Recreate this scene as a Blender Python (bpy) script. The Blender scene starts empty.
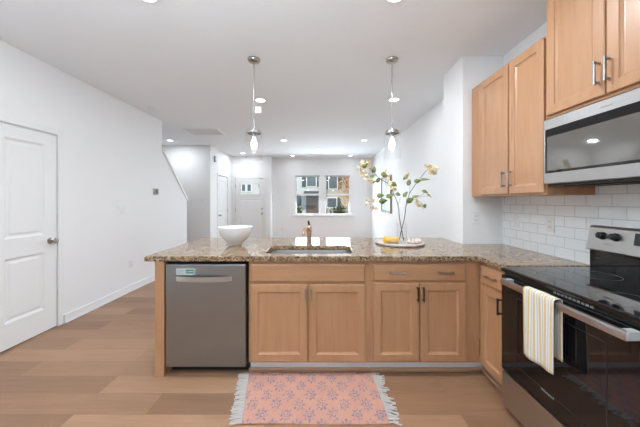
import bpy, bmesh, math, random
from mathutils import Vector, Matrix
random.seed(7)
PI = math.pi
scn = bpy.context.scene
COL = scn.collection

# ------------------------------------------------------------------ camera, world, light
cd = bpy.data.cameras.new('camera'); cam = bpy.data.objects.new('camera', cd); COL.objects.link(cam)
cam.location = (0, 0, 1.35); cam.rotation_euler = (PI/2, 0, 0)
cd.sensor_width = 36; cd.lens = 36*260/640; cd.shift_y = -13.1/640; cd.clip_start = .05
scn.camera = cam
scn.view_settings.view_transform = 'Standard'; scn.view_settings.look = 'None'
scn.view_settings.gamma = 1; scn.view_settings.use_curve_mapping = False
scn.view_settings.exposure = 0.12

w = bpy.data.worlds.new('world'); scn.world = w; w.use_nodes = True
wn = w.node_tree; wn.nodes.clear()
wo = wn.nodes.new('ShaderNodeOutputWorld'); wb = wn.nodes.new('ShaderNodeBackground')
wb.inputs[0].default_value = (.80, .90, 1.0, 1); wb.inputs[1].default_value = 1.1
wn.links.new(wb.outputs[0], wo.inputs[0])

def lamp(name, kind, loc, rot, energy, color=(1, 1, 1), **kw):
    d = bpy.data.lights.new(name, kind); d.energy = energy; d.color = color
    for k, v in kw.items(): setattr(d, k, v)
    o = bpy.data.objects.new(name, d); COL.objects.link(o); o.location = loc; o.rotation_euler = rot
    return o
lamp('sun', 'SUN', (0, 0, 30), (math.radians(42), math.radians(28), 0), 3.2, (1, .93, .82), angle=.02)
# added fill at an unseen rear window, and daylight of the two front windows
lamp('rear_fill', 'AREA', (-.5, -2.95, 1.55), (PI/2, 0, 0), 5, (.74, .87, 1), shape='RECTANGLE', size=1.8, size_y=1.2)
for wx in (-.41, .59): lamp('window_daylight', 'AREA', (wx, 8.6, 1.52), (-PI/2+.35, 0, 0), 38, (.76, .89, 1), shape='RECTANGLE', size=.74, size_y=1.22)
CAN_W = 20
# unseen fill lamp added behind the camera, aimed up to brighten the ceiling
lamp('bounce_fill', 'AREA', (-.7, -.35, 1.8), (PI, 0, 0), 105, (.77, .895, 1), shape='DISK', size=.5)

# ------------------------------------------------------------------ helpers
WPOS = {}
def wpos(o): return WPOS.get(o.name, Vector((0, 0, 0))) if o else Vector((0, 0, 0))

def thing(name, label, cat, loc, group=None, kind=None):
    o = bpy.data.objects.new(name, None); COL.objects.link(o); o.empty_display_size = .05
    o.location = loc; WPOS[o.name] = Vector(loc)
    o['label'] = label; o['category'] = cat
    if group: o['group'] = group
    if kind: o['kind'] = kind
    return o

def tag(o, label=None, cat=None, group=None, kind=None):
    if label: o['label'] = label
    if cat: o['category'] = cat
    if group: o['group'] = group
    if kind: o['kind'] = kind
    return o

def obj(name, bm, mat, parent=None, smooth=False, label=None):
    """links bm (world coordinates) as ONE mesh object with its origin at its base centre"""
    bmesh.ops.recalc_face_normals(bm, faces=bm.faces)
    co = [v.co for v in bm.verts]
    lo = Vector([min(c[i] for c in co) for i in range(3)]); hi = Vector([max(c[i] for c in co) for i in range(3)])
    org = Vector(((lo.x+hi.x)/2, (lo.y+hi.y)/2, lo.z))
    bmesh.ops.translate(bm, verts=bm.verts, vec=-org)
    me = bpy.data.meshes.new(name); bm.to_mesh(me); bm.free()
    if smooth:
        for p in me.polygons: p.use_smooth = True
        try: me.set_sharp_from_angle(angle=math.radians(40))
        except Exception: pass
    me.materials.append(mat)
    o = bpy.data.objects.new(name, me); COL.objects.link(o)
    WPOS[o.name] = org
    o.parent = parent; o.location = org - wpos(parent)
    if label: o['label'] = label
    return o

def B(): return bmesh.new()

def box(bm, x0, x1, y0, y1, z0, z1, bev=0, seg=1):
    t = bmesh.new()
    bmesh.ops.create_cube(t, size=1)
    for v in t.verts:
        v.co = Vector(((x0+x1)/2 + v.co.x*(x1-x0), (y0+y1)/2 + v.co.y*(y1-y0), (z0+z1)/2 + v.co.z*(z1-z0)))
    if bev: bmesh.ops.bevel(t, geom=t.edges[:]+t.verts[:], offset=bev, segments=seg, affect='EDGES', profile=.5)
    merge(bm, t); return bm

def merge(bm, t, M=None):
    if M is not None: bmesh.ops.transform(t, matrix=M, verts=t.verts)
    me = bpy.data.meshes.new('tmp'); t.to_mesh(me); t.free(); bm.from_mesh(me); bpy.data.meshes.remove(me)

def lathe(bm, prof, c, n=32, M=None):
    """prof: (radius, height) list, closed onto the axis where the radius is 0; M turns it before it is moved to c"""
    t = bmesh.new(); rings = []
    for r, h in prof:
        if r < 1e-6: rings.append([t.verts.new((0, 0, h))])
        else: rings.append([t.verts.new((r*math.cos(2*PI*k/n), r*math.sin(2*PI*k/n), h)) for k in range(n)])
    for a, b in zip(rings, rings[1:]):
        for k in range(n):
            q = [a[k % len(a)], a[(k+1) % len(a)], b[(k+1) % len(b)], b[k % len(b)]]
            u = []
            for v in q:
                if v not in u: u.append(v)
            if len(u) > 2:
                try: t.faces.new(u)
                except ValueError: pass
    T = Matrix.Translation(Vector(c))
    merge(bm, t, T @ M if M is not None else T); return bm

def tube(bm, pts, r, n=8):
    pts = [Vector(p) for p in pts]; rs = r if isinstance(r, (list, tuple)) else [r]*len(pts)
    up = Vector((0, 0, 1)); rings = []
    for i, p in enumerate(pts):
        d = (pts[min(i+1, len(pts)-1)] - pts[max(i-1, 0)]).normalized()
        a = d.cross(up)
        if a.length < .05: a = d.cross(Vector((0, 1, 0)))
        a.normalize(); b = d.cross(a).normalized()
        if rings and False: pass
        rings.append([bm.verts.new(p + (a*math.cos(2*PI*k/n) + b*math.sin(2*PI*k/n))*rs[i]) for k in range(n)])
    for a, b in zip(rings, rings[1:]):
        for k in range(n): bm.faces.new((a[k], a[(k+1) % n], b[(k+1) % n], b[k]))
    bm.faces.new(rings[0]); bm.faces.new(rings[-1][::-1]); return bm

def smoothpath(p, k=6):
    p = [Vector(q) for q in p]; out = []
    for i in range(len(p)-1):
        a, b, c, d = p[max(i-1, 0)], p[i], p[i+1], p[min(i+2, len(p)-1)]
        for j in range(k):
            t = j/k
            out.append(.5*((2*b)+(c-a)*t+(2*a-5*b+4*c-d)*t*t+(3*b-a-3*c+d)*t**3))
    out.append(p[-1]); return out

def rings(bm, P, u0, u1, v0, v1, prof):
    """nested rectangles: prof = (inset, outward) list; P maps (u, v, w) to the world; ends are capped"""
    R = []
    for ins, wd in prof:
        R.append([bm.verts.new(P(u, v, wd)) for u, v in ((u0+ins, v0+ins), (u1-ins, v0+ins), (u1-ins, v1-ins), (u0+ins, v1-ins))])
    for a, b in zip(R, R[1:]):
        for k in range(4): bm.faces.new((a[k], a[(k+1) % 4], b[(k+1) % 4], b[k]))
    bm.faces.new(R[0]); bm.faces.new(R[-1]); return bm

def front(Y): return lambda u, v, w: Vector((u, Y-w, v))       # faces the camera
def rightrun(X): return lambda u, v, w: Vector((X-w, u, v))    # faces left (-X)
def leftwall(X): return lambda u, v, w: Vector((X+w, u, v))    # faces right (+X)

def pbox(bm, P, u0, u1, v0, v1, w0, w1, bev=0, seg=1):
    a, b = P(u0, v0, w0), P(u1, v1, w1)
    return box(bm, min(a.x, b.x), max(a.x, b.x), min(a.y, b.y), max(a.y, b.y), min(a.z, b.z), max(a.z, b.z), bev, seg)

# ------------------------------------------------------------------ materials
MATS = {}
def mat(name, color=(.8, .8, .8), rough=.5, metal=0, **kw):
    m = bpy.data.materials.new(name); m.use_nodes = True
    b = m.node_tree.nodes['Principled BSDF']
    b.inputs['Base Color'].default_value = (*color, 1); b.inputs['Roughness'].default_value = rough
    b.inputs['Metallic'].default_value = metal
    for k, v in kw.items(): b.inputs[k].default_value = v
    return m
def N(m, t, **kw):
    n = m.node_tree.nodes.new('ShaderNode'+t)
    for k, v in kw.items(): setattr(n, k, v)
    return n
def L(m, a, b): m.node_tree.links.new(a, b)
def bsdf(m): return m.node_tree.nodes['Principled BSDF']
def coords(m, scale=(1, 1, 1), which='Object', jitter=True):
    tc = N(m, 'TexCoord'); mp = N(m, 'Mapping'); mp.inputs['Scale'].default_value = scale
    L(m, tc.outputs[which], mp.inputs['Vector'])
    if jitter:
        oi = N(m, 'ObjectInfo'); mu = N(m, 'Math', operation='MULTIPLY'); mu.inputs[1].default_value = 37
        L(m, oi.outputs['Random'], mu.inputs[0]); L(m, mu.outputs[0], mp.inputs['Location'])
    return mp.outputs['Vector']
def ramp(m, fac, stops):
    r = N(m, 'ValToRGB'); e = r.color_ramp.elements
    while len(e) < len(stops): e.new(.5)
    for i, (p, c) in enumerate(stops): e[i].position = p; e[i].color = (*c, 1)
    L(m, fac, r.inputs[0]); return r.outputs[0]
def noise(m, vec, scale, detail=4, rough=.55, dist=0):
    n = N(m, 'TexNoise'); n.inputs['Scale'].default_value = scale; n.inputs['Detail'].default_value = detail
    n.inputs['Roughness'].default_value = rough; n.inputs['Distortion'].default_value = dist
    L(m, vec, n.inputs['Vector']); return n.outputs['Fac']
def mixc(m, fac, a, b, mode='MIX'):
    x = N(m, 'Mix', data_type='RGBA', blend_type=mode)
    for s, v in ((x.inputs[0], fac), (x.inputs[6], a), (x.inputs[7], b)):
        if hasattr(v, 'node'): L(m, v, s)
        else: s.default_value = v if not isinstance(v, tuple) else (*v, 1)[:4]
    return x.outputs[2]
def bump(m, h, strength=.1, dist=.002):
    b = N(m, 'Bump'); b.inputs['Strength'].default_value = strength; b.inputs['Distance'].default_value = dist
    L(m, h, b.inputs['Height']); L(m, b.outputs[0], bsdf(m).inputs['Normal'])

def paint(name, c, rough=.6):
    m = mat(name, c, rough); v = coords(m, jitter=False)
    bump(m, noise(m, v, 160, 3), .05, .001); return m
M_wall = paint('wall_paint', (.86, .86, .855)); M_ceil = paint('ceiling_paint', (.87, .89, .915), .8)
M_trim = paint('white_trim_paint', (.84, .84, .83), .35)

def wood(name, axis, base=(.475, .255, .13)):
    m = mat(name, base, .38)
    s = {'x': (.9, 9, 9), 'y': (9, .9, 9), 'z': (9, 9, .9)}[axis]
    v = coords(m, s); n1 = noise(m, v, 2.2, 5, .6, .6)
    v2 = coords(m, tuple(k*6 if k > 1 else k*3 for k in s)); n2 = noise(m, v2, 3, 4, .6)
    c = ramp(m, n1, [(.25, tuple(k*f for k, f in zip(base, (.90, .85, .80)))), (.5, base), (.75, tuple(min(1, k*f) for k, f in zip(base, (1.07, 1.09, 1.12))))])
    c2 = ramp(m, n2, [(.3, (.92, .90, .88)), (.6, (1, 1, 1))])
    o = mixc(m, .6, c, c2, 'MULTIPLY'); L(m, o, bsdf(m).inputs['Base Color'])
    bump(m, n2, .04, .001)
    bsdf(m).inputs['Coat Weight'].default_value = .15; bsdf(m).inputs['Coat Roughness'].default_value = .25
    return m
W_z = wood('maple_upright_grain', 'z'); W_x = wood('maple_level_grain', 'x'); W_y = wood('maple_deep_grain', 'y')

def floor_mat():
    m = mat('oak_planks', (.5, .3, .2), .42)
    tc = N(m, 'TexCoord'); br = N(m, 'TexBrick'); br.offset = .37; br.offset_frequency = 2
    L(m, tc.outputs['Object'], br.inputs['Vector'])
    for k, v in (('Scale', 1), ('Mortar Size', .0012), ('Mortar Smooth', .2), ('Brick Width', 1.22), ('Row Height', .18), ('Bias', 0)):
        br.inputs[k].default_value = v
    br.inputs['Color1'].default_value = (0, 0, 0, 1); br.inputs['Color2'].default_value = (1, 1, 1, 1); br.inputs['Mortar'].default_value = (.5, .5, .5, 1)
    # the grain is shifted from plank to plank
    mp = N(m, 'Mapping'); mp.inputs['Scale'].default_value = (.8, 9, 1); L(m, tc.outputs['Object'], mp.inputs['Vector'])
    vm = N(m, 'VectorMath', operation='MULTIPLY'); vm.inputs[1].default_value = (13, 7, 5); L(m, br.outputs['Color'], vm.inputs[0]); L(m, vm.outputs[0], mp.inputs['Location'])
    g = noise(m, mp.outputs[0], 1.6, 6, .62, .8)
    mp2 = N(m, 'Mapping'); mp2.inputs['Scale'].default_value = (3, 60, 1); L(m, tc.outputs['Object'], mp2.inputs['Vector']); L(m, vm.outputs[0], mp2.inputs['Location'])
    g2 = noise(m, mp2.outputs[0], 1.5, 4, .6)
    tone = ramp(m, br.outputs['Color'], [(0, (.25, .134, .072)), (.5, (.32, .175, .097)), (1, (.41, .233, .134))])
    gr = ramp(m, g, [(.25, (.80, .78, .76)), (.55, (1, 1, 1)), (.8, (1.1, 1.1, 1.1))])
    c = mixc(m, .85, tone, gr, 'MULTIPLY')
    gr2 = ramp(m, g2, [(.3, (.88, .86, .85)), (.6, (1, 1, 1))])
    c = mixc(m, .7, c, gr2, 'MULTIPLY')
    c = mixc(m, br.outputs['Fac'], c, (.20, .115, .07))
    L(m, c, bsdf(m).inputs['Base Color']); bump(m, g2, .05, .001); return m
M_floor = floor_mat()

def granite():
    m = mat('granite', (.5, .4, .3), .09); v = coords(m, jitter=False)
    a = noise(m, v, 36, 5, .7, .4); b = noise(m, v, 90, 4, .7); c_ = noise(m, v, 9, 3, .6)
    vo = N(m, 'TexVoronoi'); vo.inputs['Scale'].default_value = 130; L(m, v, vo.inputs['Vector'])
    c = ramp(m, a, [(.30, (.06, .04, .03)), (.42, (.19, .115, .06)), (.52, (.40, .27, .155)), (.66, (.52, .38, .24)), (.8, (.20, .175, .15))])
    sp = ramp(m, b, [(.36, (.10, .08, .07)), (.46, (1, 1, 1)), (.62, (1, 1, 1)), (.7, (1.15, 1.12, 1.08))])
    c = mixc(m, .85, c, sp, 'MULTIPLY')
    f = ramp(m, vo.outputs['Color'], [(.72, (0, 0, 0)), (.76, (1, 1, 1))])
    c = mixc(m, f, c, (.035, .03, .027))
    L(m, c, bsdf(m).inputs['Base Color']); return m
M_gran = granite()

def steel(name, axis, c=(.52, .515, .51), rough=.30):
    m = mat(name, c, rough, 1); s = {'x': (1.5, 60, 200), 'y': (60, 1.5, 200), 'z': (200, 60, 1.5)}[axis]
    n = noise(m, coords(m, s), 2, 3)
    r = N(m, 'MapRange'); r.inputs[3].default_value = rough-.06; r.inputs[4].default_value = rough+.08
    L(m, n, r.inputs[0]); L(m, r.outputs[0], bsdf(m).inputs['Roughness'])
    bump(m, n, .03, .0005); return m
M_steel_x = steel('brushed_stainless', 'x'); M_steel_y = steel('brushed_stainless_side', 'y')
M_steel_d = steel('brushed_stainless_dark', 'x', (.34, .365, .38), .30)
M_nickel = mat('brushed_nickel', (.42, .41, .39), .28, 1)
M_bronze = mat('dark_bronze', (.10, .07, .05), .35, .9)
M_copper = mat('copper_finish', (.62, .40, .27), .3, 1)
M_chrome = mat('chrome', (.75, .75, .75), .15, 1)
M_black = mat('black_plastic', (.012, .012, .012), .4)
M_blackglass = mat('black_glass', (.006, .006, .007), .04, 0)
M_blackglass.node_tree.nodes['Principled BSDF'].inputs['IOR'].default_value = 1.6
M_smoke = mat('smoked_mirror_glass', (.11, .10, .085), .04, 0); bsdf(M_smoke).inputs['IOR'].default_value = 2.4
M_dark = mat('dark_recess', (.02, .018, .016), .8)
M_white = mat('white_plastic', (.82, .82, .81), .35)
M_ceramic = mat('white_ceramic', (.85, .85, .84), .22)
M_shoe = wood('stained_shoe_moulding', 'x', (.42, .25, .15))
M_grey = mat('grey_plastic', (.42, .42, .41), .45)

def emis(name, c, s):
    m = mat(name, c, .5); bsdf(m).inputs['Emission Color'].default_value = (*c, 1); bsdf(m).inputs['Emission Strength'].default_value = s; return m
M_lens = emis('lit_lens', (1, .98, .95), 6)
M_bulb = emis('lit_bulb', (1, .95, .86), 7)
M_lcd = emis('lcd', (.03, .032, .035), .05)

def thin_glass(name, tint=(1, 1, 1), rough=.02, seeded=False, k=1.0):
    m = bpy.data.materials.new(name); m.use_nodes = True; nt = m.node_tree; nt.nodes.clear()
    o = N(m, 'OutputMaterial'); mx = N(m, 'MixShader'); tr = N(m, 'BsdfTransparent'); gl = N(m, 'BsdfGlossy'); fr = N(m, 'LayerWeight'); pw = N(m, 'Math', operation='POWER'); pw.inputs[1].default_value = 3.5
    tr.inputs[0].default_value = (*tint, 1); gl.inputs['Roughness'].default_value = rough
    mu = N(m, 'Math', operation='MULTIPLY'); mu.inputs[1].default_value = .55*k
    ad = N(m, 'Math', operation='ADD'); ad.inputs[1].default_value = .06; L(m, fr.outputs['Facing'], pw.inputs[0]); L(m, pw.outputs[0], ad.inputs[0]); L(m, ad.outputs[0], mu.inputs[0]); L(m, mu.outputs[0], mx.inputs[0]); L(m, tr.outputs[0], mx.inputs[1]); L(m, gl.outputs[0], mx.inputs[2]); L(m, mx.outputs[0], o.inputs[0])
    if seeded and True:
        tc = N(m, 'TexCoord'); n = noise(m, tc.outputs['Object'], 70, 2)
        b = N(m, 'Bump'); b.inputs['Strength'].default_value = .5; b.inputs['Distance'].default_value = .004; L(m, n, b.inputs['Height'])
        L(m, b.outputs[0], gl.inputs['Normal'])
    return m
M_pane = thin_glass('window_glass', (.97, .99, 1)); M_seed = thin_glass('seeded_glass', (.985, .985, .985), .15, True, 1.7)
M_vase = thin_glass('clear_vase_glass', (.99, .995, .995), .05, False, 1.0)

def tile_mat():
    m = mat('white_subway_tile', (.72, .74, .75), .12)
    tc = N(m, 'TexCoord'); sx = N(m, 'SeparateXYZ'); cb = N(m, 'CombineXYZ'); br = N(m, 'TexBrick'); br.offset = .5
    L(m, tc.outputs['Object'], sx.inputs[0]); L(m, sx.outputs[1], cb.inputs[0]); L(m, sx.outputs[2], cb.inputs[1]); L(m, cb.outputs[0], br.inputs['Vector'])
    for k, v in (('Scale', 1), ('Mortar Size', .0022), ('Mortar Smooth', .1), ('Brick Width', .1545), ('Row Height', .0775), ('Bias', 0)): br.inputs[k].default_value = v
    br.inputs['Color1'].default_value = (.88, .91, .92, 1); br.inputs['Color2'].default_value = (.91, .935, .94, 1); br.inputs['Mortar'].default_value = (.62, .63, .63, 1)
    L(m, br.outputs['Color'], bsdf(m).inputs['Base Color'])
    inv = N(m, 'Math', operation='SUBTRACT'); inv.inputs[0].default_value = 1; L(m, br.outputs['Fac'], inv.inputs[1])
    n = noise(m, tc.outputs['Object'], 14, 2); ad = N(m, 'Math', operation='MULTIPLY_ADD'); ad.inputs[1].default_value = .25
    L(m, n, ad.inputs[0]); L(m, inv.outputs[0], ad.inputs[2]); bump(m, ad.outputs[0], .5, .003); return m
M_tile = tile_mat()

# ------------------------------------------------------------------ the setting
H = 2.76; XL = -2.81; XR = 1.79; XLR = 1.71; YN = 2.537
def struct(name, bm, m, parent=None):
    o = obj(name, bm, m, parent)
    if parent is None: o['kind'] = 'structure'
    return o
struct('floor', box(B(), -4.3, 2.1, -3.1, 8.9, -.12, 0), M_floor)
struct('ceiling', box(B(), -4.3, 2.1, -3.1, 8.9, H, H+.15), M_ceil)

D1a, D1b, DH = 2.185, 2.79, 2.055
bm = B(); box(bm, XL-.12, XL, -3, D1a, 0, H); box(bm, XL-.12, XL, D1a, D1b, DH, H); box(bm, XL-.12, XL, D1b, 4.62, 0, H)
v = [bm.verts.new(p) for p in ((XL-.12, 4.62, 0), (XL-.12, 5.487, 0), (XL-.12, 5.487, 1.35), (XL-.12, 4.62, 2.23), (XL, 4.62, 0), (XL, 5.487, 0), (XL, 5.487, 1.35), (XL, 4.62, 2.23))]
for f in ((0, 1, 2, 3), (4, 5, 6, 7), (0, 1, 5, 4), (1, 2, 6, 5), (2, 3, 7, 6), (3, 0, 4, 7)): bm.faces.new([v[i] for i in f])
struct('wall_left', bm, M_wall)
# sloping cap of the stair wall
bm = B(); a = (XL-.14, XL+.02)
pts = [(4.625, 2.225), (5.50, 1.337), (5.50, 1.385), (4.625, 2.275)]
va = [bm.verts.new((a[0], y, z)) for y, z in pts]; vb = [bm.verts.new((a[1], y, z)) for y, z in pts]
bm.faces.new(va); bm.faces.new(vb)
for k in range(4): bm.faces.new((va[k], va[(k+1) % 4], vb[(k+1) % 4], vb[k]))
struct('trim_1', bm, M_trim)
struct('wall_stair', box(box(B(), -4.22, -4.1, 3.3, 6.66, 0, H), -4.1, XL-.12, 3.18, 3.3, 0, H), M_wall)
struct('wall_hall', box(B(), -4.22, XL-.12, 6.66, 6.78, 0, H), M_wall)
D2a, D2b = 7.16, 7.90
bm = B(); box(bm, XL-.12, XL, 6.66, D2a, 0, H); box(bm, XL-.12, XL, D2b, 8.42, 0, H); box(bm, XL-.12, XL, D2a, D2b, DH, H)
struct('wall_hall_left', bm, M_wall)
D3a, D3b = -2.71, -1.775
bm = B(); box(bm, XL, D3a, 8.3, 8.42, 0, H); box(bm, D3b, -1.577, 8.3, 8.42, 0, H); box(bm, D3a, D3b, 8.3, 8.42, DH+.01, H); box(bm, -1.70, -1.577, 8.42, 8.76, 0, H)
struct('wall_entry', bm, M_wall)
WN = [(-.825, .0), (.166, 1.01)]; WZ0, WZ1 = .865, 2.18
bm = B(); YW = 8.64
for x0, x1 in ((-1.577, WN[0][0]), (WN[0][1], WN[1][0]), (WN[1][1], XLR+.12)): box(bm, x0, x1, YW, YW+.12, 0, H)
for x0, x1 in WN: box(bm, x0, x1, YW, YW+.12, 0, WZ0); box(bm, x0, x1, YW, YW+.12, WZ1, H)
struct('wall_front', bm, M_wall)
struct('wall_living_right', box(B(), XLR, XLR+.12, 2.937, YW, 0, H), M_wall)
struct('wall_nook', box(B(), 1.395, 1.95, YN, 2.937, 0, H), M_wall)
wr = struct('wall_right', box(B(), XR, XR+.12, -3, YN, 0, H), M_wall)
bm = B(); box(bm, XL, -1.4, -3.12, -3, 0, H); box(bm, .4, XR, -3.12, -3, 0, H); box(bm, -1.4, .4, -3.12, -3, 2.15, H); box(bm, -1.4, .4, -3.12, -3, 0, .95)
struct('wall_rear', bm, M_wall)
bs = obj('tile_backsplash', box(B(), XR-.008, XR, -.6, YN, .925, 1.46), M_tile, wr, label='white glossy subway tiles in running bond')

def baseboard(name, bm): struct(name, bm, M_trim)
def bb(bm, x0, x1, y0, y1):
    box(bm, x0, x1, y0, y1, 0, .092); 
    return bm
bm = B(); bb(bm, XL, XL+.014, -3, D1a-.06); bb(bm, XL, XL+.014, D1b+.06, 5.487); box(bm, XL+.014, XL+.028, D1b+.06, 5.487, 0, .02, .004); baseboard('baseboard_left', bm)
bm = B(); bb(bm, XL, XL+.014, 6.66, D2a-.06); bb(bm, XL, XL+.014, D2b+.06, 8.286); baseboard('baseboard_hall', bm)
baseboard('baseboard_front', bb(B(), -1.563, XLR-.014, YW-.014, YW)); baseboard('baseboard_right', bb(B(), XLR-.014, XLR, 2.96, YW))

def room_door(name, P, u0, u1, casing_depth, hinge_hi, lite=None, handle_z=.93, cas=True):
    """door slab with two recessed panels, its casing, hinges and handle"""
    z1 = 2.04; t0, t1 = -.045, -.004; g = .012
    bm = B(); a, b = u0+g, u1-g; s = .12
    if lite is None:
        pz = [(.10, .24, .82), (.0, 1.02, 1.92)]
        zs = [(.012, .24), (.82, 1.0), (1.92, z1-.006)]; pan = [(.24, .82), (1.0, 1.92)]
    else:
        zs = [(.012, .24), (1.38, lite[0]), (lite[1], z1-.006)]; pan = [(.24, 1.38)]
    pbox(bm, P, a, a+s, .012, z1-.006, t0, t1); pbox(bm, P, b-s, b, .012, z1-.006, t0, t1)
    for q0, q1 in zs: pbox(bm, P, a+s, b-s, q0, q1, t0, t1)
    for q0, q1 in pan: rings(bm, P, a+s, b-s, q0, q1, [(0, t0+.004), (0, t1), (.018, t1-.011), (.032, t1-.011), (.048, t1-.005)])
    if lite:
        o_ = a+s+.01
        pass
    d = struct(name, bm, M_trim)
    if lite:
        bm = B(); l0, l1 = a+s, b-s
        for q in ((l0, l0+.03, lite[0], lite[1]), (l1-.03, l1, lite[0], lite[1]), (l0, l1, lite[0], lite[0]+.03), (l0, l1, lite[1]-.03, lite[1])): pbox(bm, P, *q, t0, t1+.008, .002)
        f = obj('lite_frame', bm, M_trim, d)
        obj('lite_glass', pbox(B(), P, l0+.03, l1-.03, lite[0]+.03, lite[1]-.03, t0+.018, t0+.024), M_pane, f)
        obj('drip_shelf', pbox(B(), P, l0-.02, l1+.02, lite[0]-.04, lite[0]-.012, t1, t1+.018, .003), M_trim, d)
    if cas:
        bm = B(); c = .055
        for q in ((u0-c, u0+.004, 0, DH+c), (u1-.004, u1+c, 0, DH+c), (u0, u1, DH-.004, DH+c)):
            pbox(bm, P, *q, 0, casing_depth, .003)
        obj('door_casing', bm, M_trim, d)
    hu = b if hinge_hi else a
    for hz in (.25, 1.05, 1.80):
        obj('hinge', pbox(B(), P, hu-.012, hu+.012, hz-.045, hz+.045, t1-.001, t1+.008, .002), M_nickel, d, label='small metal hinge')
    ku = a+.065 if hinge_hi else b-.065
    A = P(ku, handle_z, t1); Bp = P(ku, handle_z, t1+1); ax = (Bp-A).normalized()
    R = Vector((0, 0, 1)).rotation_difference(ax).to_matrix().to_4x4()
    k = obj('door_handle', lathe(B(), [(0, 0), (.032, 0), (.032, .006), (.012, .012), (.011, .034), (.024, .042), (.029, .054), (.025, .066), (0, .070)], A, 24, R), M_nickel, d, True, 'round brushed nickel knob')
    return d
room_door('door_1', leftwall(XL), D1a, D1b, .007, False)
room_door('door_2', leftwall(XL), D2a, D2b, .012, True)
d3 = room_door('door_3', front(8.3), D3a, D3b, .012, False, (1.53, 1.91))
obj('deadbolt', lathe(B(), [(0, 0), (.03, 0), (.03, .012), (.014, .016), (.014, .03), (0, .03)], (D3b-.077, 8.304, 1.08), 20, Matrix.Rotation(PI/2, 4, 'X')), M_nickel, d3, True)

for i, (x0, x1) in enumerate(WN):
    P = front(YW+.08); bm = B(); f = .045
    for q in ((x0, x0+f, WZ0, WZ1), (x1-f, x1, WZ0, WZ1), (x0+f, x1-f, WZ0, WZ0+f), (x0+f, x1-f, WZ1-f, WZ1), (x0+f, x1-f, 1.515, 1.575)): pbox(bm, P, *q, 0, .05)
    wo_ = struct('window_%d' % (i+1), bm, M_trim)
    obj('upper_pane', pbox(B(), P, x0+f, x1-f, 1.575, WZ1-f, .02, .026), M_pane, wo_); obj('lower_pane', pbox(B(), P, x0+f, x1-f, WZ0+f, 1.515, .03, .036), M_pane, wo_)
    obj('blind_headrail', pbox(B(), P, x0+.01, x1-.01, WZ1-.035, WZ1-.002, .052, .078, .003), M_grey, wo_, label='grey headrail of a raised blind')
struct('trim_2', box(B(), WN[0][0]-.09, WN[1][1]+.09, YW-.035, YW+.03, WZ0-.03, WZ0, .004), M_trim)
# unseen window added behind the camera to let light in
bm = B()
for x in (-1.4, -.53, .34): box(bm, x, x+.06, -3.09, -3.03, .95, 2.15)
box(bm, -1.34, .34, -3.09, -3.03, 2.09, 2.15)
struct('window_3', bm, M_trim)

# ------------------------------------------------------------------ ceiling fittings
lensA = None
CANS = [(-.835, 3.65, 'recessed ceiling light nearest the left pendant', 1), (1.03, 3.63, 'recessed ceiling light just past the right pendant rod', .7),
        (-.85, 6.09, 'recessed ceiling light over the living room, left of the front windows', 1), (1.03, 6.09, 'recessed ceiling light over the living room, near the right wall', .5),
        (-.03, 7.24, 'single recessed ceiling light centred before the two front windows', .5), (-.86, 8.15, 'small far recessed ceiling light at the left end above the front windows', .22),
        (.96, 8.15, 'small far recessed ceiling light at the right end above the front windows', .22), (-2.3, 7.75, 'recessed ceiling light in front of the entry door', 1.0),
        (-3.52, 6.1, 'recessed ceiling light over the stair opening at left', 1.15), (-1.19, 1.775, 'recessed ceiling light at the top edge of the photo, left', 1),
        (.52, 1.775, 'recessed ceiling light at the top edge of the photo, right of centre', 1)]
for x, y, lab, k in CANS:
    t = thing('recessed_light', lab, 'ceiling light', (x, y, H), 'recessed ceiling lights')
    obj('trim_ring', lathe(B(), [(.062, -.004), (.066, -.009), (.085, -.007), (.088, 0), (.062, 0), (.062, -.004)], (x, y, H), 28), M_white, t, True)
    obj('lens', lathe(B(), [(0, -.005), (.061, -.005), (.061, -.001), (0, -.001)], (x, y, H), 28), M_lens, t)
    d = lamp('can_lamp', 'AREA', (0, 0, -.014), (0, 0, 0), CAN_W*k*(.38 if y > 3 else 1), (.87, .93, 1), shape='DISK', size=.12); d.parent = t
for x in (-1.19, .52):       # unseen lamps added behind the camera, with no fittings built
    lamp('can_lamp', 'AREA', (x, -.4, H-.02), (0, 0, 0), CAN_W*.15, (.87, .93, 1), shape='DISK', size=.12)

tag(obj('smoke_detector', lathe(B(), [(0, -.035), (.045, -.035), (.06, -.025), (.068, -.01), (.07, 0), (0, 0)], (-2.54, 3.95, H), 28), M_white, None, True),
    'round white smoke detector on the ceiling near the left wall', 'smoke detector')
def vent(x0, x1, y0, y1, lab, n):
    t = thing('ceiling_vent', lab, 'vent', ((x0+x1)/2, (y0+y1)/2, H))
    bm = B(); f = .03
    for q in ((x0, x1, y0, y0+f), (x0, x1, y1-f, y1), (x0, x0+f, y0+f, y1-f), (x1-f, x1, y0+f, y1-f)): box(bm, *q, H-.012, H)
    obj('frame', bm, M_white, t)
    bm = B()
    for k in range(n):
        y = y0+f+(y1-y0-2*f)*(k+.5)/n; box(bm, x0+f, x1-f, y-.006, y+.006, H-.011, H-.002)
    obj('louvers', bm, M_white, t)
    obj('backing', box(B(), x0+f, x1-f, y0+f, y1-f, H-.0015, H), M_grey, t)
vent(-2.70, -2.02, 5.13, 5.58, 'large white return air grille in the ceiling near the stair', 12)
vent(-.24, .12, 7.95, 8.07, 'small white supply register in the ceiling by the front windows', 4)

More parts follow.
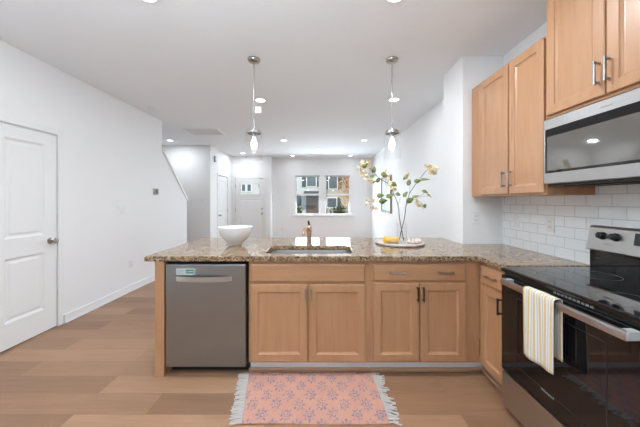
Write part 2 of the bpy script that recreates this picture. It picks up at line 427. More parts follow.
def pendant(x, y, lab, with_tag=False):
    t = thing('pendant_light', lab, 'pendant light', (x, y, H), 'pendant lights over the peninsula')
    obj('canopy', lathe(B(), [(0, -.03), (.02, -.03), (.055, -.022), (.062, -.012), (.062, 0), (0, 0)], (x, y, H), 32), M_nickel, t, True)
    obj('rod', tube(B(), [(x, y, H-.03), (x, y, 2.07)], .0045, 10), M_nickel, t, True)
    obj('cap', lathe(B(), [(0, .045), (.014, .045), (.018, .02), (.066, .014), (.072, .008), (.072, -.012), (.066, -.012), (.066, 0), (0, 0)], (x, y, 2.03), 36), M_nickel, t, True)
    s = obj('socket', lathe(B(), [(0, 0), (.018, 0), (.018, -.05), (0, -.05)], (x, y, 2.03), 20), M_nickel, t, True)
    bm = B(); lathe(bm, [(.081, .0), (.081, -.27)], (x, y, 2.03), 48)
    obj('glass_shade', bm, M_seed, t, True, 'clear seeded glass cylinder')
    b = obj('bulb', lathe(B(), [(0, -.05), (.013, -.05), (.016, -.07), (.027, -.10), (.030, -.12), (.026, -.14), (.014, -.153), (0, -.157)], (x, y, 2.03), 24), M_bulb, t, True)
    l = lamp('pendant_lamp', 'POINT', (0, 0, 1.90-H), (0, 0, 0), 5, (1, .93, .84), shadow_soft_size=.03); l.parent = t
    if with_tag:
        bm = B(); box(bm, x+.012, x+.075, y-.012, y-.011, 2.22, 2.285)
        g = obj('hang_tag', bm, M_white, t, label='small white paper tag with grey print')
        bm = B()
        for k, (a, b_) in enumerate(((.02, .05), (.02, .065), (.02, .045))): box(bm, x+a, x+b_, y-.0128, y-.012, 2.268-k*.017, 2.274-k*.017)
        obj('print', bm, M_grey, g)
        obj('string', tube(B(), [(x, y-.004, 2.31), (x+.03, y-.0115, 2.283)], .0012, 6), M_white, g)
pendant(-.66, 2.6, 'left pendant with clear glass cylinder and a paper tag on its rod', True)
pendant(.72, 2.6, 'right pendant with clear glass cylinder, above the flower vase')

# ------------------------------------------------------------------ wall plates and the like
def plate(P, u, v, wd, ht, lab, kind='switch', gangs=1, name=None):
    a = P(u, v, 0)
    nm = name or ('light_switch' if kind == 'switch' else 'power_outlet')
    t = thing(nm, lab, 'switch' if kind == 'switch' else 'outlet', a)
    obj('cover_plate', pbox(B(), P, u-wd/2, u+wd/2, v-ht/2, v+ht/2, 0, .006, .002), M_white, t)
    for g in range(gangs):
        uc = u + (g-(gangs-1)/2)*.046
        if kind == 'switch': obj('rocker', pbox(B(), P, uc-.016, uc+.016, v-.033, v+.033, .006, .0095, .002), M_ceramic, t)
        else:
            for dz in (-.02, .02):
                s = obj('receptacle', pbox(B(), P, uc-.016, uc+.016, v+dz-.014, v+dz+.014, .006, .008, .002), M_ceramic, t)
                bm = B(); pbox(bm, P, uc-.007, uc-.005, v+dz-.004, v+dz+.006, .008, .0085); pbox(bm, P, uc+.005, uc+.007, v+dz-.004, v+dz+.006, .008, .0085)
                obj('slots', bm, M_dark, s)
plate(leftwall(XL), 3.67, 1.217, .116, .118, 'white double rocker switch on the left wall right of the pantry door', gangs=2)
plate(leftwall(XL), 3.87, .41, .072, .118, 'white outlet low on the left wall above the baseboard', 'outlet')
plate(front(YN), 1.52, 1.178, .072, .118, 'white outlet on the grey nook wall left of the tiles', 'outlet')
plate(rightrun(XR-.008), 2.36, 1.157, .072, .118, 'white switch plate on the tile backsplash nearest the corner')
plate(rightrun(XR-.008), 2.01, 1.165, .072, .118, 'white outlet on the tile backsplash nearer the range', 'outlet')
plate(front(6.66), -3.01, 1.36, .072, .118, 'white switch on the hall wall beyond the stair')
plate(front(YW), -1.25, .40, .072, .118, 'white outlet low on the front wall, left of the windows', 'outlet')
t = thing('thermostat', 'small grey square thermostat on the left wall near the stair', 'thermostat', (XL, 4.44, 1.49))
obj('housing', pbox(B(), leftwall(XL), 4.385, 4.495, 1.445, 1.555, 0, .022, .004), M_grey, t); obj('screen', pbox(B(), leftwall(XL), 4.40, 4.48, 1.46, 1.54, .022, .0235), M_lcd, t)
t = thing('door_chime', 'small grey door chime box high on the hall wall', 'door chime', (XL, 6.92, 2.40))
obj('housing', pbox(B(), leftwall(XL), 6.88, 6.97, 2.37, 2.53, 0, .04, .006), M_grey, t); obj('grille', pbox(B(), leftwall(XL), 6.895, 6.955, 2.40, 2.50, .04, .043), M_white, t)

def art_mat():
    m = mat('blue_abstract_print', (.4, .5, .7), .3); v = coords(m, (1, 1, 1), jitter=False)
    n = noise(m, v, 2.2, 4, .6, 1.2)
    L(m, ramp(m, n, [(.3, (.10, .17, .36)), (.45, (.30, .42, .62)), (.56, (.62, .70, .80)), (.7, (.42, .52, .72))]), bsdf(m).inputs['Base Color']); return m
t = thing('framed_picture', 'blue abstract picture in a bronze frame on the living room right wall', 'picture', (XLR, 6.66, 1.05))
P = rightrun(XLR); obj('canvas', pbox(B(), P, 6.25, 7.08, 1.09, 1.92, .008, .022), art_mat(), t)
bm = B()
for q in ((6.2, 6.24, 1.04, 1.97), (7.09, 7.13, 1.04, 1.97), (6.24, 7.09, 1.04, 1.08), (6.24, 7.09, 1.93, 1.97)): pbox(bm, P, *q, 0, .04, .003)
obj('frame', bm, mat('antique_bronze_frame', (.30, .20, .11), .4, .5), t)

# ------------------------------------------------------------------ cabinets
ZB, ZT, YF, XF = .105, .885, 2.0, 1.23
def pull(P, u, v, length, vertical, m, parent, lab=None):
    bm = B(); r = .005; h = length/2; st = .03
    ends = ((u, v-h), (u, v+h)) if vertical else ((u-h, v), (u+h, v))
    for eu, ev in ends: pbox(bm, P, eu-r, eu+r, ev-r, ev+r, 0, st-.001)
    if vertical: pbox(bm, P, u-r, u+r, v-h-.012, v+h+.012, st-.009, st+.002, .002)
    else: pbox(bm, P, u-h-.012, u+h+.012, v-r, v+r, st-.009, st+.002, .002)
    return obj('handle', bm, m, parent, label=lab)
T = .019
def door_front(name, P, u0, u1, v0, v1, parent, m=None, fr=.055):
    prof = [(0, .0005), (0, T-.004), (.004, T), (fr, T), (fr+.003, T-.006), (fr+.014, T-.012), (fr+.02, T-.0125)]
    return obj(name, rings(B(), P, u0, u1, v0, v1, prof), m or W_z, parent)
def drawer_front(name, P, u0, u1, v0, v1, parent, m):
    return obj(name, rings(B(), P, u0, u1, v0, v1, [(0, .0005), (0, T-.007), (.008, T-.001), (.012, T)]), m, parent)
def shifted(P, d): return lambda u, v, w_: P(u, v, w_+d)

FR = front(YF)
# sink base
t = thing('sink_cabinet', 'maple base cabinet with false drawer front and two doors under the sink', 'cabinet', (-.09, 2.3, 0))
bm = B(); box(bm, -.546, -.528, YF, 2.585, ZB, ZT); box(bm, .372, .390, YF, 2.585, ZB, ZT); box(bm, -.528, .372, YF, 2.585, ZB, ZB+.018)
box(bm, -.528, .372, 2.573, 2.585, ZB+.018, ZT); box(bm, -.528, -.49, YF, YF+.019, ZB+.018, ZT); box(bm, .325, .372, YF, YF+.019, ZB+.018, ZT); box(bm, -.49, .325, YF, YF+.019, .845, ZT); box(bm, -.103, -.077, YF, YF+.019, ZB+.018, .845); box(bm, -.49, -.103, YF, YF+.019, .705, .745); box(bm, -.077, .325, YF, YF+.019, .705, .745)
obj('carcass', bm, W_z, t)
obj('toe_kick', box(B(), -.55, .39, YF+.065, YF+.08, .0, ZB), M_trim, t, label='white board under the doors'); obj('shoe_moulding', box(B(), -.56, .39, YF+.045, YF+.065, 0, .028, .005), M_shoe, t)
drawer_front('false_drawer_front', FR, -.529, .345, .727, .862, t, W_x)
a = door_front('door', FR, -.529, -.096, .120, .707, t); pull(shifted(FR, T), -.112, .64, .075, True, M_nickel, a)
a = door_front('door', FR, -.084, .345, .120, .707, t); pull(shifted(FR, T), -.068, .64, .075, True, M_nickel, a)
# drawer base + corner filler
t = thing('drawer_cabinet', 'maple base cabinet with one wide two-pull drawer over two doors, right of the sink', 'cabinet', (.8, 2.3, 0))
bm = B(); box(bm, .392, 1.228, YF, 2.585, ZB, ZT-.001); obj('carcass', bm, W_z, t)
obj('toe_kick', box(B(), .39, 1.305, YF+.065, YF+.08, 0, ZB), M_trim, t, label='white board under the doors'); obj('shoe_moulding', box(B(), .39, 1.285, YF+.045, YF+.065, 0, .028, .005), M_shoe, t)
a = drawer_front('drawer', FR, .408, 1.115, .735, .860, t, W_x)
pull(shifted(FR, T), .585, .80, .095, False, M_nickel, a); pull(shifted(FR, T), .955, .80, .095, False, M_nickel, a)
a = door_front('door', FR, .408, .757, .120, .718, t); pull(shifted(FR, T), .740, .64, .09, True, M_bronze, a)
a = door_front('door', FR, .766, 1.115, .120, .718, t); pull(shifted(FR, T), .783, .64, .09, True, M_bronze, a)
# right run base
RR = rightrun(XF)
t = thing('narrow_cabinet', 'narrow maple drawer and door cabinet between corner and range', 'cabinet', (1.5, 1.85, 0))
obj('carcass', box(B(), XF, XR-.01, 1.695, YF-.001, ZB, ZT-.001), W_z, t)
obj('toe_kick', box(B(), XF+.06, XF+.075, 1.695, 2.06, 0, ZB), M_shoe, t); obj('shoe_moulding', box(B(), XF+.042, XF+.06, 1.695, 2.04, 0, .028, .005), M_shoe, t)
a = drawer_front('drawer', RR, 1.705, 1.962, .735, .860, t, W_y); pull(shifted(RR, T), 1.83, .80, .09, False, M_nickel, a)
a = door_front('door', RR, 1.705, 1.962, .120, .718, t, fr=.05); pull(shifted(RR, T), 1.735, .64, .09, True, M_bronze, a)
# end panel of the peninsula
t = thing('end_panel', 'tall maple end panel left of the dishwasher', 'cabinet panel', (-1.22, 2.3, 0))
obj('panel', box(B(), -1.262, -1.19, YF-.015, 2.60, 0, ZT, .001), W_z, t); obj('shoe_moulding', box(B(), -1.275, -1.262, YF-.018, 2.6, 0, .02, .004), M_shoe, t)
obj('back_panel', box(B(), -1.19, 1.39, 2.588, 2.603, 0, ZT), W_z, t)

# uppers
UP = rightrun(1.47)
t = thing('wall_cabinet', 'tall maple wall cabinet with two doors left of the microwave', 'cabinet', (1.63, 2.1, 1.385))
obj('carcass', box(B(), 1.47, XR-.009, 1.682, YN-.02, 1.385, 2.425, .001), W_z, t)
a = door_front('door', UP, 2.015, 2.375, 1.40, 2.405, t); pull(shifted(UP, T), 2.045, 1.515, .10, True, M_nickel, a)
a = door_front('door', UP, 1.690, 2.000, 1.40, 2.405, t); pull(shifted(UP, T), 1.972, 1.515, .10, True, M_nickel, a)
t = thing('wall_cabinet', 'maple wall cabinet with two doors above the microwave', 'cabinet', (1.63, 1.3, 1.87))
obj('carcass', box(B(), 1.455, XR-.002, .92, 1.662, 1.868, H-.06, .001), W_z, t)
UP2 = rightrun(1.455)
a = door_front('door', UP2, 1.314, 1.652, 1.885, H-.09, t); pull(shifted(UP2, T), 1.338, 2.005, .10, True, M_nickel, a)
a = door_front('door', UP2, .93, 1.306, 1.885, H-.09, t); pull(shifted(UP2, T), 1.290, 2.005, .10, True, M_nickel, a)

# ------------------------------------------------------------------ worktop with a cut-out for the sink
def rrect(cx, cy, hx, hy, r, n=6):
    out = []
    for sx, sy, a0 in ((1, 1, 0), (-1, 1, PI/2), (-1, -1, PI), (1, -1, 3*PI/2)):
        for k in range(n+1):
            a = a0 + PI/2*k/n; out.append((cx+sx*(hx-r)+r*math.cos(a), cy+sy*(hy-r)+r*math.sin(a)))
    return out
outer = [(-1.33, 1.968), (1.19, 1.968), (1.20, 1.955), (1.20, 1.690), (XR-.009, 1.690), (XR-.009, YN-.001), (1.394, YN-.001), (1.394, 2.97), (-1.33, 2.97)]
SX, SY, SHX, SHY = -.09, 2.258, .362, .178
inner = rrect(SX, SY, SHX, SHY, .07)
bm = B()
z0, z1 = .886, .925
vs = []
ed = []
for loop in (outer, inner):
    vv = [bm.verts.new((x, y, z1)) for x, y in loop]
    ed += [bm.edges.new((vv[k], vv[(k+1) % len(vv)])) for k in range(len(vv))]
r = bmesh.ops.triangle_fill(bm, edges=ed, use_beauty=True)
fs = [f for f in bm.faces]
ex = bmesh.ops.extrude_face_region(bm, geom=fs)
for g in ex['geom']:
    if isinstance(g, bmesh.types.BMVert): g.co.z = z0
bmesh.ops.recalc_face_normals(bm, faces=bm.faces)
be = [e for e in bm.edges if len(e.link_faces) == 2 and e.calc_face_angle(0) > 1.2 and abs(e.verts[0].co.z-e.verts[1].co.z) < 1e-4]
bmesh.ops.bevel(bm, geom=be, offset=.005, segments=2, affect='EDGES')
tag(obj('countertop', bm, M_gran), 'beige and brown speckled granite countertop running L-shaped over the base cabinets', 'countertop')

t = thing('sink', 'stainless undermount sink set in the granite countertop', 'sink', (SX, SY, .70))
bm = B(); prof = [(0, .884), (.016, .884), (.020, .86), (.030, .71), (.06, .69)]
R_ = [[bm.verts.new((x, y, z)) for x, y in rrect(SX, SY, SHX+.012-i_, SHY+.012-i_, .075, 6)] for i_, z in prof]
for a, b in zip(R_, R_[1:]):
    for k in range(len(a)): bm.faces.new((a[k], a[(k+1) % len(a)], b[(k+1) % len(b)], b[k]))
bm.faces.new(R_[-1])
so = obj('basin', bm, M_steel_x, t, True)
md = so.modifiers.new('s', 'SOLIDIFY'); md.thickness = .002
obj('drain', lathe(B(), [(0, .002), (.03, .002), (.042, .004), (.045, 0), (0, 0)], (SX, SY, .691), 24), M_chrome, t, True)

# faucet
FX, FY = -.103, 2.485
t = thing('faucet', 'copper coloured single lever faucet behind the sink', 'faucet', (FX, FY, .925))
obj('body', lathe(B(), [(0, 0), (.03, 0), (.03, .006), (.024, .012), (.022, .09), (.025, .13), (.024, .165), (.017, .185), (0, .19)], (FX, FY, .925), 28), M_copper, t, True)
obj('spout', tube(B(), smoothpath([(FX, FY, 1.055), (FX-.015, FY-.06, 1.092), (FX-.032, FY-.13, 1.092), (FX-.042, FY-.175, 1.065), (FX-.044, FY-.185, 1.04)]), .013, 14), M_copper, t, True)
obj('lever', tube(B(), smoothpath([(FX, FY, 1.10), (FX-.003, FY-.002, 1.125), (FX-.008, FY-.015, 1.155)]), [.012]*6+[.010]*4+[.008]*3, 12), M_bronze, t, True, 'darker lever on top')

# ------------------------------------------------------------------ dishwasher
t = thing('dishwasher', 'stainless dishwasher with bar handle under the left end of the countertop', 'dishwasher', (-.87, 2.28, 0))
obj('tub', box(B(), -1.18, -.555, YF+.03, 2.58, .09, .875), M_black, t)
obj('door', box(B(), -1.174, -.566, YF-.022, YF+.028, .082, .862, .006, 2), M_steel_d, t)
obj('toe_kick', box(B(), -1.18, -.555, YF+.075, YF+.09, 0, .09), M_dark, t)
bm = B(); pts = []
for k in range(13):
    s = k/12; x = -1.09+.42*s; b_ = math.sin(PI*s); pts.append((x, YF-.030-.028*b_**.6))
z0, z1 = .738, .774
va = []
for x, y in pts: va.append([bm.verts.new((x, y, z0)), bm.verts.new((x, y, z1)), bm.verts.new((x, y+.012, z1)), bm.verts.new((x, y+.012, z0))])
for a, b in zip(va, va[1:]):
    for k in range(4): bm.faces.new((a[k], a[(k+1) % 4], b[(k+1) % 4], b[k]))
bm.faces.new(va[0]); bm.faces.new(va[-1])
obj('handle', bm, M_steel_x, t, True)
obj('control_strip', box(B(), -1.17, -.57, YF-.018, YF+.02, .862, .868), M_black, t)
s = thing('magnet_sign', 'small pale magnet sign with a green block above the dishwasher handle', 'magnet', (-1.04, YF-.0225, .785))
yy = YF-.0225
obj('backing', box(B(), -1.093, -.950, yy-.002, yy, .783, .833, .0005), mat('pale_sign', (.50, .57, .54), .5), s)
g = obj('green_block', box(B(), -1.020, -.962, yy-.003, yy-.002, .795, .823), mat('green_sign', (.01, .20, .15), .5), s)
def text(name, body, size, M, m, parent, depth=.0006):
    c = bpy.data.curves.new(name, 'FONT'); c.body = body; c.size = size; c.extrude = depth; c.align_x = 'CENTER'; c.align_y = 'CENTER'
    o = bpy.data.objects.new(name+'_tmp', c); COL.objects.link(o)
    bpy.context.view_layer.update(); dg = bpy.context.evaluated_depsgraph_get()
    me = bpy.data.meshes.new_from_object(o.evaluated_get(dg)); bm = bmesh.new(); bm.from_mesh(me)
    bpy.data.objects.remove(o); bpy.data.curves.remove(c); bpy.data.meshes.remove(me)
    bmesh.ops.transform(bm, matrix=M, verts=bm.verts)
    return obj(name, bm, m, parent)
RX = Matrix.Rotation(PI/2, 4, 'X'); RZ = Matrix.Rotation(-PI/2, 4, 'Z')
text('lettering', 'CLEAN', .017, Matrix.Translation((-.991, yy-.0034, .809)) @ RX, M_white, g)
obj('print', box(box(box(B(), -1.083, -1.035, yy-.0026, yy-.002, .812, .818), -1.083, -1.040, yy-.0026, yy-.002, .803, .807), -1.083, -1.045, yy-.0026, yy-.002, .794, .798), M_grey, s)

# ------------------------------------------------------------------ range
RY0, RY1 = .925, 1.683
t = thing('range', 'freestanding stainless electric range with black glass oven door', 'range', (1.5, 1.3, 0))
obj('body', box(B(), 1.205, XR-.012, RY0, RY1, .03, .895), M_black, t)
od = obj('oven_door', box(B(), 1.172, 1.204, RY0+.004, RY1-.002, .272, .872, .004), M_blackglass, t)
obj('storage_drawer', box(B(), 1.174, 1.204, RY0+.004, RY1-.002, .045, .262, .006, 2), M_steel_y, t)
# the window in the oven door, framed by a faint rib
bm = B(); P = rightrun(1.172)
for q in ((1.06, 1.065, .36, .77), (1.545, 1.55, .36, .77), (1.065, 1.545, .36, .365), (1.065, 1.545, .765, .77)): pbox(bm, P, *q, 0, .001)
obj('window_border', bm, M_black, od)
obj('vent_strip', box(B(), 1.19, 1.206, RY0+.01, RY1-.01, .874, .896), M_dark, t)
bm = B()
for k in range(10): y = 1.13+k*.020; box(bm, 1.187, 1.191, y, y+.012, .879, .890)
obj('vent_slots', bm, M_grey, t)
bm = B(); box(bm, 1.110, 1.130, .945, 1.605, .836, .872, .005, 2)
h = obj('door_handle', bm, M_steel_y, t, True)
for y in (.950, 1.572): obj('handle_mount', box(B(), 1.128, 1.174, y, y+.03, .834, .870, .003), M_grey, h)
obj('cooktop', box(B(), 1.170, 1.742, RY0-.002, RY1+.001, .895, .922, .006, 2), M_blackglass, t)
for bx, by, br in ((1.33, 1.12, .105), (1.33, 1.49, .08), (1.58, 1.12, .08), (1.58, 1.49, .105)):
    obj('burner_ring', lathe(B(), [(br, 0), (br, .0006), (br-.003, .0006), (br-.003, 0), (br, 0)], (bx, by, .922), 48), mat('burner_print', (.12, .12, .12), .3), t)
bg = obj('backguard_base', box(B(), 1.744, XR-.010, RY0, RY1, .90, 1.040, .003), M_blackglass, t)
bm = B(); prof = [(1.734, 1.036), (1.728, 1.044), (1.750, 1.178), (1.760, 1.192), (XR-.010, 1.192), (XR-.010, 1.036)]
va = [bm.verts.new((x, RY0, z)) for x, z in prof]; vb = [bm.verts.new((x, RY1+.003, z)) for x, z in prof]
bm.faces.new(va); bm.faces.new(vb)
for k in range(len(prof)): bm.faces.new((va[k], va[(k+1) % len(prof)], vb[(k+1) % len(prof)], vb[k]))
cp = obj('control_panel', bm, M_steel_y, t)
tilt = math.atan2(.022, .134)
RK = Matrix.Rotation(-PI/2+tilt, 4, 'Y')
def onpanel(z): return 1.728+(z-1.044)*.022/.134
for y in (1.603, 1.53, 1.075, 1.0):
    z = 1.132
    kb = obj('knob', lathe(B(), [(0, 0), (.024, 0), (.024, .006), (.020, .010), (.018, .028), (.015, .030), (0, .030)], (onpanel(z), y, z), 24, RK), M_black, cp, True, 'black burner knob')
    bm = B(); box(bm, -.018, .018, -.005, .005, .026, .036, .002); bmesh.ops.transform(bm, matrix=Matrix.Translation((onpanel(z), y, z)) @ RK, verts=bm.verts); obj('grip', bm, M_black, kb)
bm = B()
for y0, y1 in ((1.19, 1.44),):
    v = [bm.verts.new(p) for p in ((onpanel(1.10)-.0015, y0, 1.10), (onpanel(1.10)-.0015, y1, 1.10), (onpanel(1.167)-.0015, y1, 1.167), (onpanel(1.167)-.0015, y0, 1.167),
                                   (onpanel(1.10)+.002, y0, 1.10), (onpanel(1.10)+.002, y1, 1.10), (onpanel(1.167)+.002, y1, 1.167), (onpanel(1.167)+.002, y0, 1.167))]
    for f in ((0, 1, 2, 3), (4, 5, 6, 7), (0, 1, 5, 4), (1, 2, 6, 5), (2, 3, 7, 6), (3, 0, 4, 7)): bm.faces.new([v[i] for i in f])
obj('display', bm, M_lcd, cp)
FACE_L = RZ @ RX   # text that faces -X
text('maker_mark', 'Whirlpool', .012, Matrix.Translation((onpanel(1.085)-.0012, 1.565, 1.085)) @ Matrix.Rotation(tilt, 4, 'Y') @ FACE_L, M_grey, cp)
text('maker_mark', 'Whirlpool', .018, Matrix.Translation((1.1712, 1.34, .355)) @ FACE_L, M_grey, od)
for x in (1.24, 1.72):
    for y in (RY0+.04, RY1-.04): obj('foot', lathe(B(), [(0, 0), (.016, 0), (.016, .03), (0, .03)], (x, y, 0), 12), M_black, t)

# ------------------------------------------------------------------ microwave
t = thing('microwave', 'stainless over-the-range microwave with dark glass door', 'microwave', (1.6, 1.3, 1.455))
MZ0, MZ1 = 1.455, 1.864; MX = 1.441; MY1 = 1.676
obj('body', box(B(), MX+.03, XR-.009, RY0, MY1, MZ0-.012, MZ1-.002), M_black, t)
md_ = obj('door', box(B(), MX, MX+.029, RY0, MY1, MZ0, MZ1-.002, .004), M_steel_y, t)
P = rightrun(MX)
f = obj('window_surround', pbox(B(), P, RY0+.01, MY1-.014, MZ0+.066, MZ1-.066, 0, .002), M_blackglass, md_, label='black glass band')
obj('window', pbox(B(), P, RY0+.16, MY1-.028, MZ0+.080, MZ1-.115, .002, .003), M_smoke, f)
text('maker_mark', 'Whirlpool', .014, Matrix.Translation((MX-.0006, 1.31, MZ1-.038)) @ FACE_L, M_grey, md_)
obj('handle', tube(B(), [(MX-.035, 1.06, MZ0+.06), (MX-.035, 1.06, MZ1-.06)], .009, 12), M_steel_y, md_, True)
obj('underside_vent', box(B(), MX+.06, MX+.26, 1.0, 1.6, MZ0-.018, MZ0-.012), M_dark, t)

# ------------------------------------------------------------------ towel on the oven handle
def towel():
    m = mat('striped_towel', (.8, .8, .78), .9)
    tc = N(m, 'TexCoord'); sx = N(m, 'SeparateXYZ'); L(m, tc.outputs['UV'], sx.inputs[0])
    mu = N(m, 'Math', operation='MULTIPLY'); mu.inputs[1].default_value = 5.5; L(m, sx.outputs[0], mu.inputs[0])
    fr = N(m, 'Math', operation='FRACT'); L(m, mu.outputs[0], fr.inputs[0])
    r = N(m, 'ValToRGB'); r.color_ramp.interpolation = 'CONSTANT'; e = r.color_ramp.elements
    st = [(0, (.76, .76, .75)), (.15, (.72, .54, .24)), (.52, (.76, .76, .75)), (.72, (.50, .52, .56)), (.88, (.76, .76, .75))]
    while len(e) < len(st): e.new(.5)
    for i, (p, c) in enumerate(st): e[i].position = p; e[i].color = (*c, 1)
    L(m, fr.outputs[0], r.inputs[0]); L(m, r.outputs[0], bsdf(m).inputs['Base Color'])
    bump(m, noise(m, tc.outputs['Object'], 400, 2), .3, .002)
    bm = B(); nu, nv = 28, 40; uvl = bm.loops.layers.uv.new('UVMap'); g = []
    y0, y1 = 1.222, 1.405; top = .880; xo, xi = 1.098, 1.140
    for j in range(nv+1):
        s = j/nv; row = []
        for i in range(nu+1):
            u = i/nu; y = y0+(y1-y0)*u
            Lf, Lb = .345, .29; tot = Lf+.045+Lb; d = s*tot
            if d < Lf: x = xo; z = top-(Lf-d); k = (Lf-d)/Lf
            elif d < Lf+.045:
                a = (d-Lf)/.045*PI; x = (xo+xi)/2-(xi-xo)/2*math.cos(a); z = top+.006*math.sin(a); k = 0
            else: x = xi; z = top-(d-Lf-.045); k = -(d-Lf-.045)/Lb
            fold = math.sin(u*9.5+.6)*.006*abs(k)
            x = x-(.004*k+fold) if k > 0 else x
            yy_ = y + ((y0+y1)/2-y)*.06*max(0, k) - .012*max(0, k)*(1-u)
            row.append((bm.verts.new((x, yy_, z-(.010*math.sin(u*2.4) if k > .95 else 0))), u, s))
        g.append(row)
    for j in range(nv):
        for i in range(nu):
            q = [g[j][i], g[j][i+1], g[j+1][i+1], g[j+1][i]]; fc = bm.faces.new([a[0] for a in q])
            for lp, a in zip(fc.loops, q): lp[uvl].uv = (a[1], a[2])
    o = obj('dish_towel', bm, m, None, True)
    s_ = o.modifiers.new('t', 'SOLIDIFY'); s_.thickness = .003; s_.offset = 0
    tag(o, 'white dish towel with yellow and grey stripes draped over the oven handle', 'towel')
towel()

# ------------------------------------------------------------------ rug
def rug_mat():
    m = mat('salmon_rug', (.75, .4, .3), .95)
    tc = N(m, 'TexCoord'); sx = N(m, 'SeparateXYZ'); L(m, tc.outputs['Object'], sx.inputs[0])
    def mth(op, a, b=None):
        n = N(m, 'Math', operation=op)
        for s, v_ in ((n.inputs[0], a), (n.inputs[1], b)):
            if v_ is None: continue
            if hasattr(v_, 'node'): L(m, v_, s)
            else: s.default_value = v_
        return n.outputs[0]
    cw, ch = .150, .168; masks = []
    for ox, oy in ((0, 0), (.5, .5)):
        fx = mth('MULTIPLY', mth('SUBTRACT', mth('FRACT', mth('ADD', mth('DIVIDE', sx.outputs[0], cw), 10+ox)), .5), cw)
        fy = mth('MULTIPLY', mth('SUBTRACT', mth('FRACT', mth('ADD', mth('DIVIDE', sx.outputs[1], ch), 10+oy)), .5), ch)
        fy = mth('MULTIPLY', fy, .72); r = mth('SQRT', mth('ADD', mth('MULTIPLY', fx, fx), mth('MULTIPLY', fy, fy)))
        th = mth('ARCTAN2', fy, fx)
        pet = mth('ADD', .034, mth('MULTIPLY', mth('COSINE', mth('MULTIPLY', th, 8)), .009))
        inside = mth('LESS_THAN', r, pet); core = mth('GREATER_THAN', r, .006)
        gap = mth('GREATER_THAN', mth('ABSOLUTE', mth('SUBTRACT', r, .018)), .0025)
        masks.append(mth('MULTIPLY', mth('MULTIPLY', inside, core), gap))
    mk = mth('MAXIMUM', *masks)
    n = noise(m, tc.outputs['Object'], 95, 2); mk = mth('MULTIPLY', mk, mth('GREATER_THAN', n, .49))
    n2 = noise(m, tc.outputs['Object'], 7, 3); base = ramp(m, n2, [(.3, (.53, .275, .215)), (.7, (.60, .315, .225))])
    c = mixc(m, mth('MULTIPLY', mk, .9), base, (.19, .19, .25)); L(m, c, bsdf(m).inputs['Base Color'])
    bump(m, noise(m, tc.outputs['Object'], 300, 2), .5, .003); return m
t = thing('rug', 'salmon pink floral rug with white fringe in front of the sink cabinet', 'rug', (-.05, 1.8, 0))
RA = [(-.475, 1.562), (.425, 1.562), (.405, 2.030), (-.555, 2.030)]
bm = B(); nu, nv = 60, 30; g = []
for j in range(nv+1):
    s = j/nv; row = []
    for i in range(nu+1):
        u = i/nu
        x = (RA[0][0]*(1-u)+RA[1][0]*u)*(1-s)+(RA[3][0]*(1-u)+RA[2][0]*u)*s; y = (1.562+.004*math.sin(u*7))*(1-s)+2.030*s
        row.append(bm.verts.new((x, y, .006+.0012*math.sin(u*11+s*5))))
    g.append(row)
for j in range(nv):
    for i in range(nu): bm.faces.new((g[j][i], g[j][i+1], g[j+1][i+1], g[j+1][i]))
o = obj('pile', bm, rug_mat(), t, True); s_ = o.modifiers.new('t', 'SOLIDIFY'); s_.thickness = .005; s_.offset = 0
M_fr = mat('cream_cotton_fringe', (.54, .50, .46), .95)
for side in (0, 1):
    bm = B(); n = 44
    for k in range(n):
        s = (k+.5)/n; y = 1.565+.462*s
        x = (RA[0][0]*(1-s)+RA[3][0]*s) if side == 0 else (RA[1][0]*(1-s)+RA[2][0]*s)
        sg = -1 if side == 0 else 1; ln = random.uniform(.062, .078) if side == 0 else random.uniform(.045, .085)
        dy = random.uniform(-.006, .006)-.006 if side == 0 else random.uniform(-.035, .01)
        z = random.uniform(.007, .010)
        tube(bm, [(x-sg*.004, y, z), (x+sg*ln*.35, y+dy*.3, z+.001), (x+sg*ln*.7, y+dy*.8+random.uniform(-.004, .004), z-.001), (x+sg*ln, y+dy+random.uniform(-.006, .006), .006)], [.0035, .0045, .0038, .005], 6)
    obj('fringe', bm, M_fr, t, True, 'white knotted fringe')

# ------------------------------------------------------------------ things on the worktop
CT = .925
tag(obj('bowl', lathe(B(), [(0, 0), (.055, 0), (.060, .012), (.10, .045), (.138, .095), (.158, .155), (.160, .172) , (.155, .172), (.150, .155), (.130, .10), (.094, .055), (.05, .025), (0, .02)], (-.81, 2.50, CT), 56), M_ceramic, None, True),
    'large white bowl on the countertop left of the sink', 'bowl')

TX, TY = .78, 2.56
def tray_mat():
    m = mat('washed_wood_tray', (.66, .58, .52), .6); v = coords(m, (2, 20, 2))
    L(m, ramp(m, noise(m, v, 3, 4), [(.3, (.54, .48, .44)), (.7, (.72, .66, .62))]), bsdf(m).inputs['Base Color']); return m
tag(obj('tray', lathe(B(), [(0, .001), (.215, .001), (.232, .006), (.236, .018), (.228, .024), (.222, .016), (.21, .012), (0, .012)], (TX, TY, CT), 64), tray_mat(), None, True),
    'round pale wooden tray under the vase', 'tray')
TT = CT+.012
VX, VY = .805, 2.56
tag(obj('vase', lathe(B(), [(0, 0), (.042, 0), (.046, .004), (.046, .19), (.044, .19), (.043, .012), (0, .010)], (VX, VY, TT+.0005), 40), M_vase, None, True),
    'clear glass cylinder vase holding two flowering branches', 'vase')
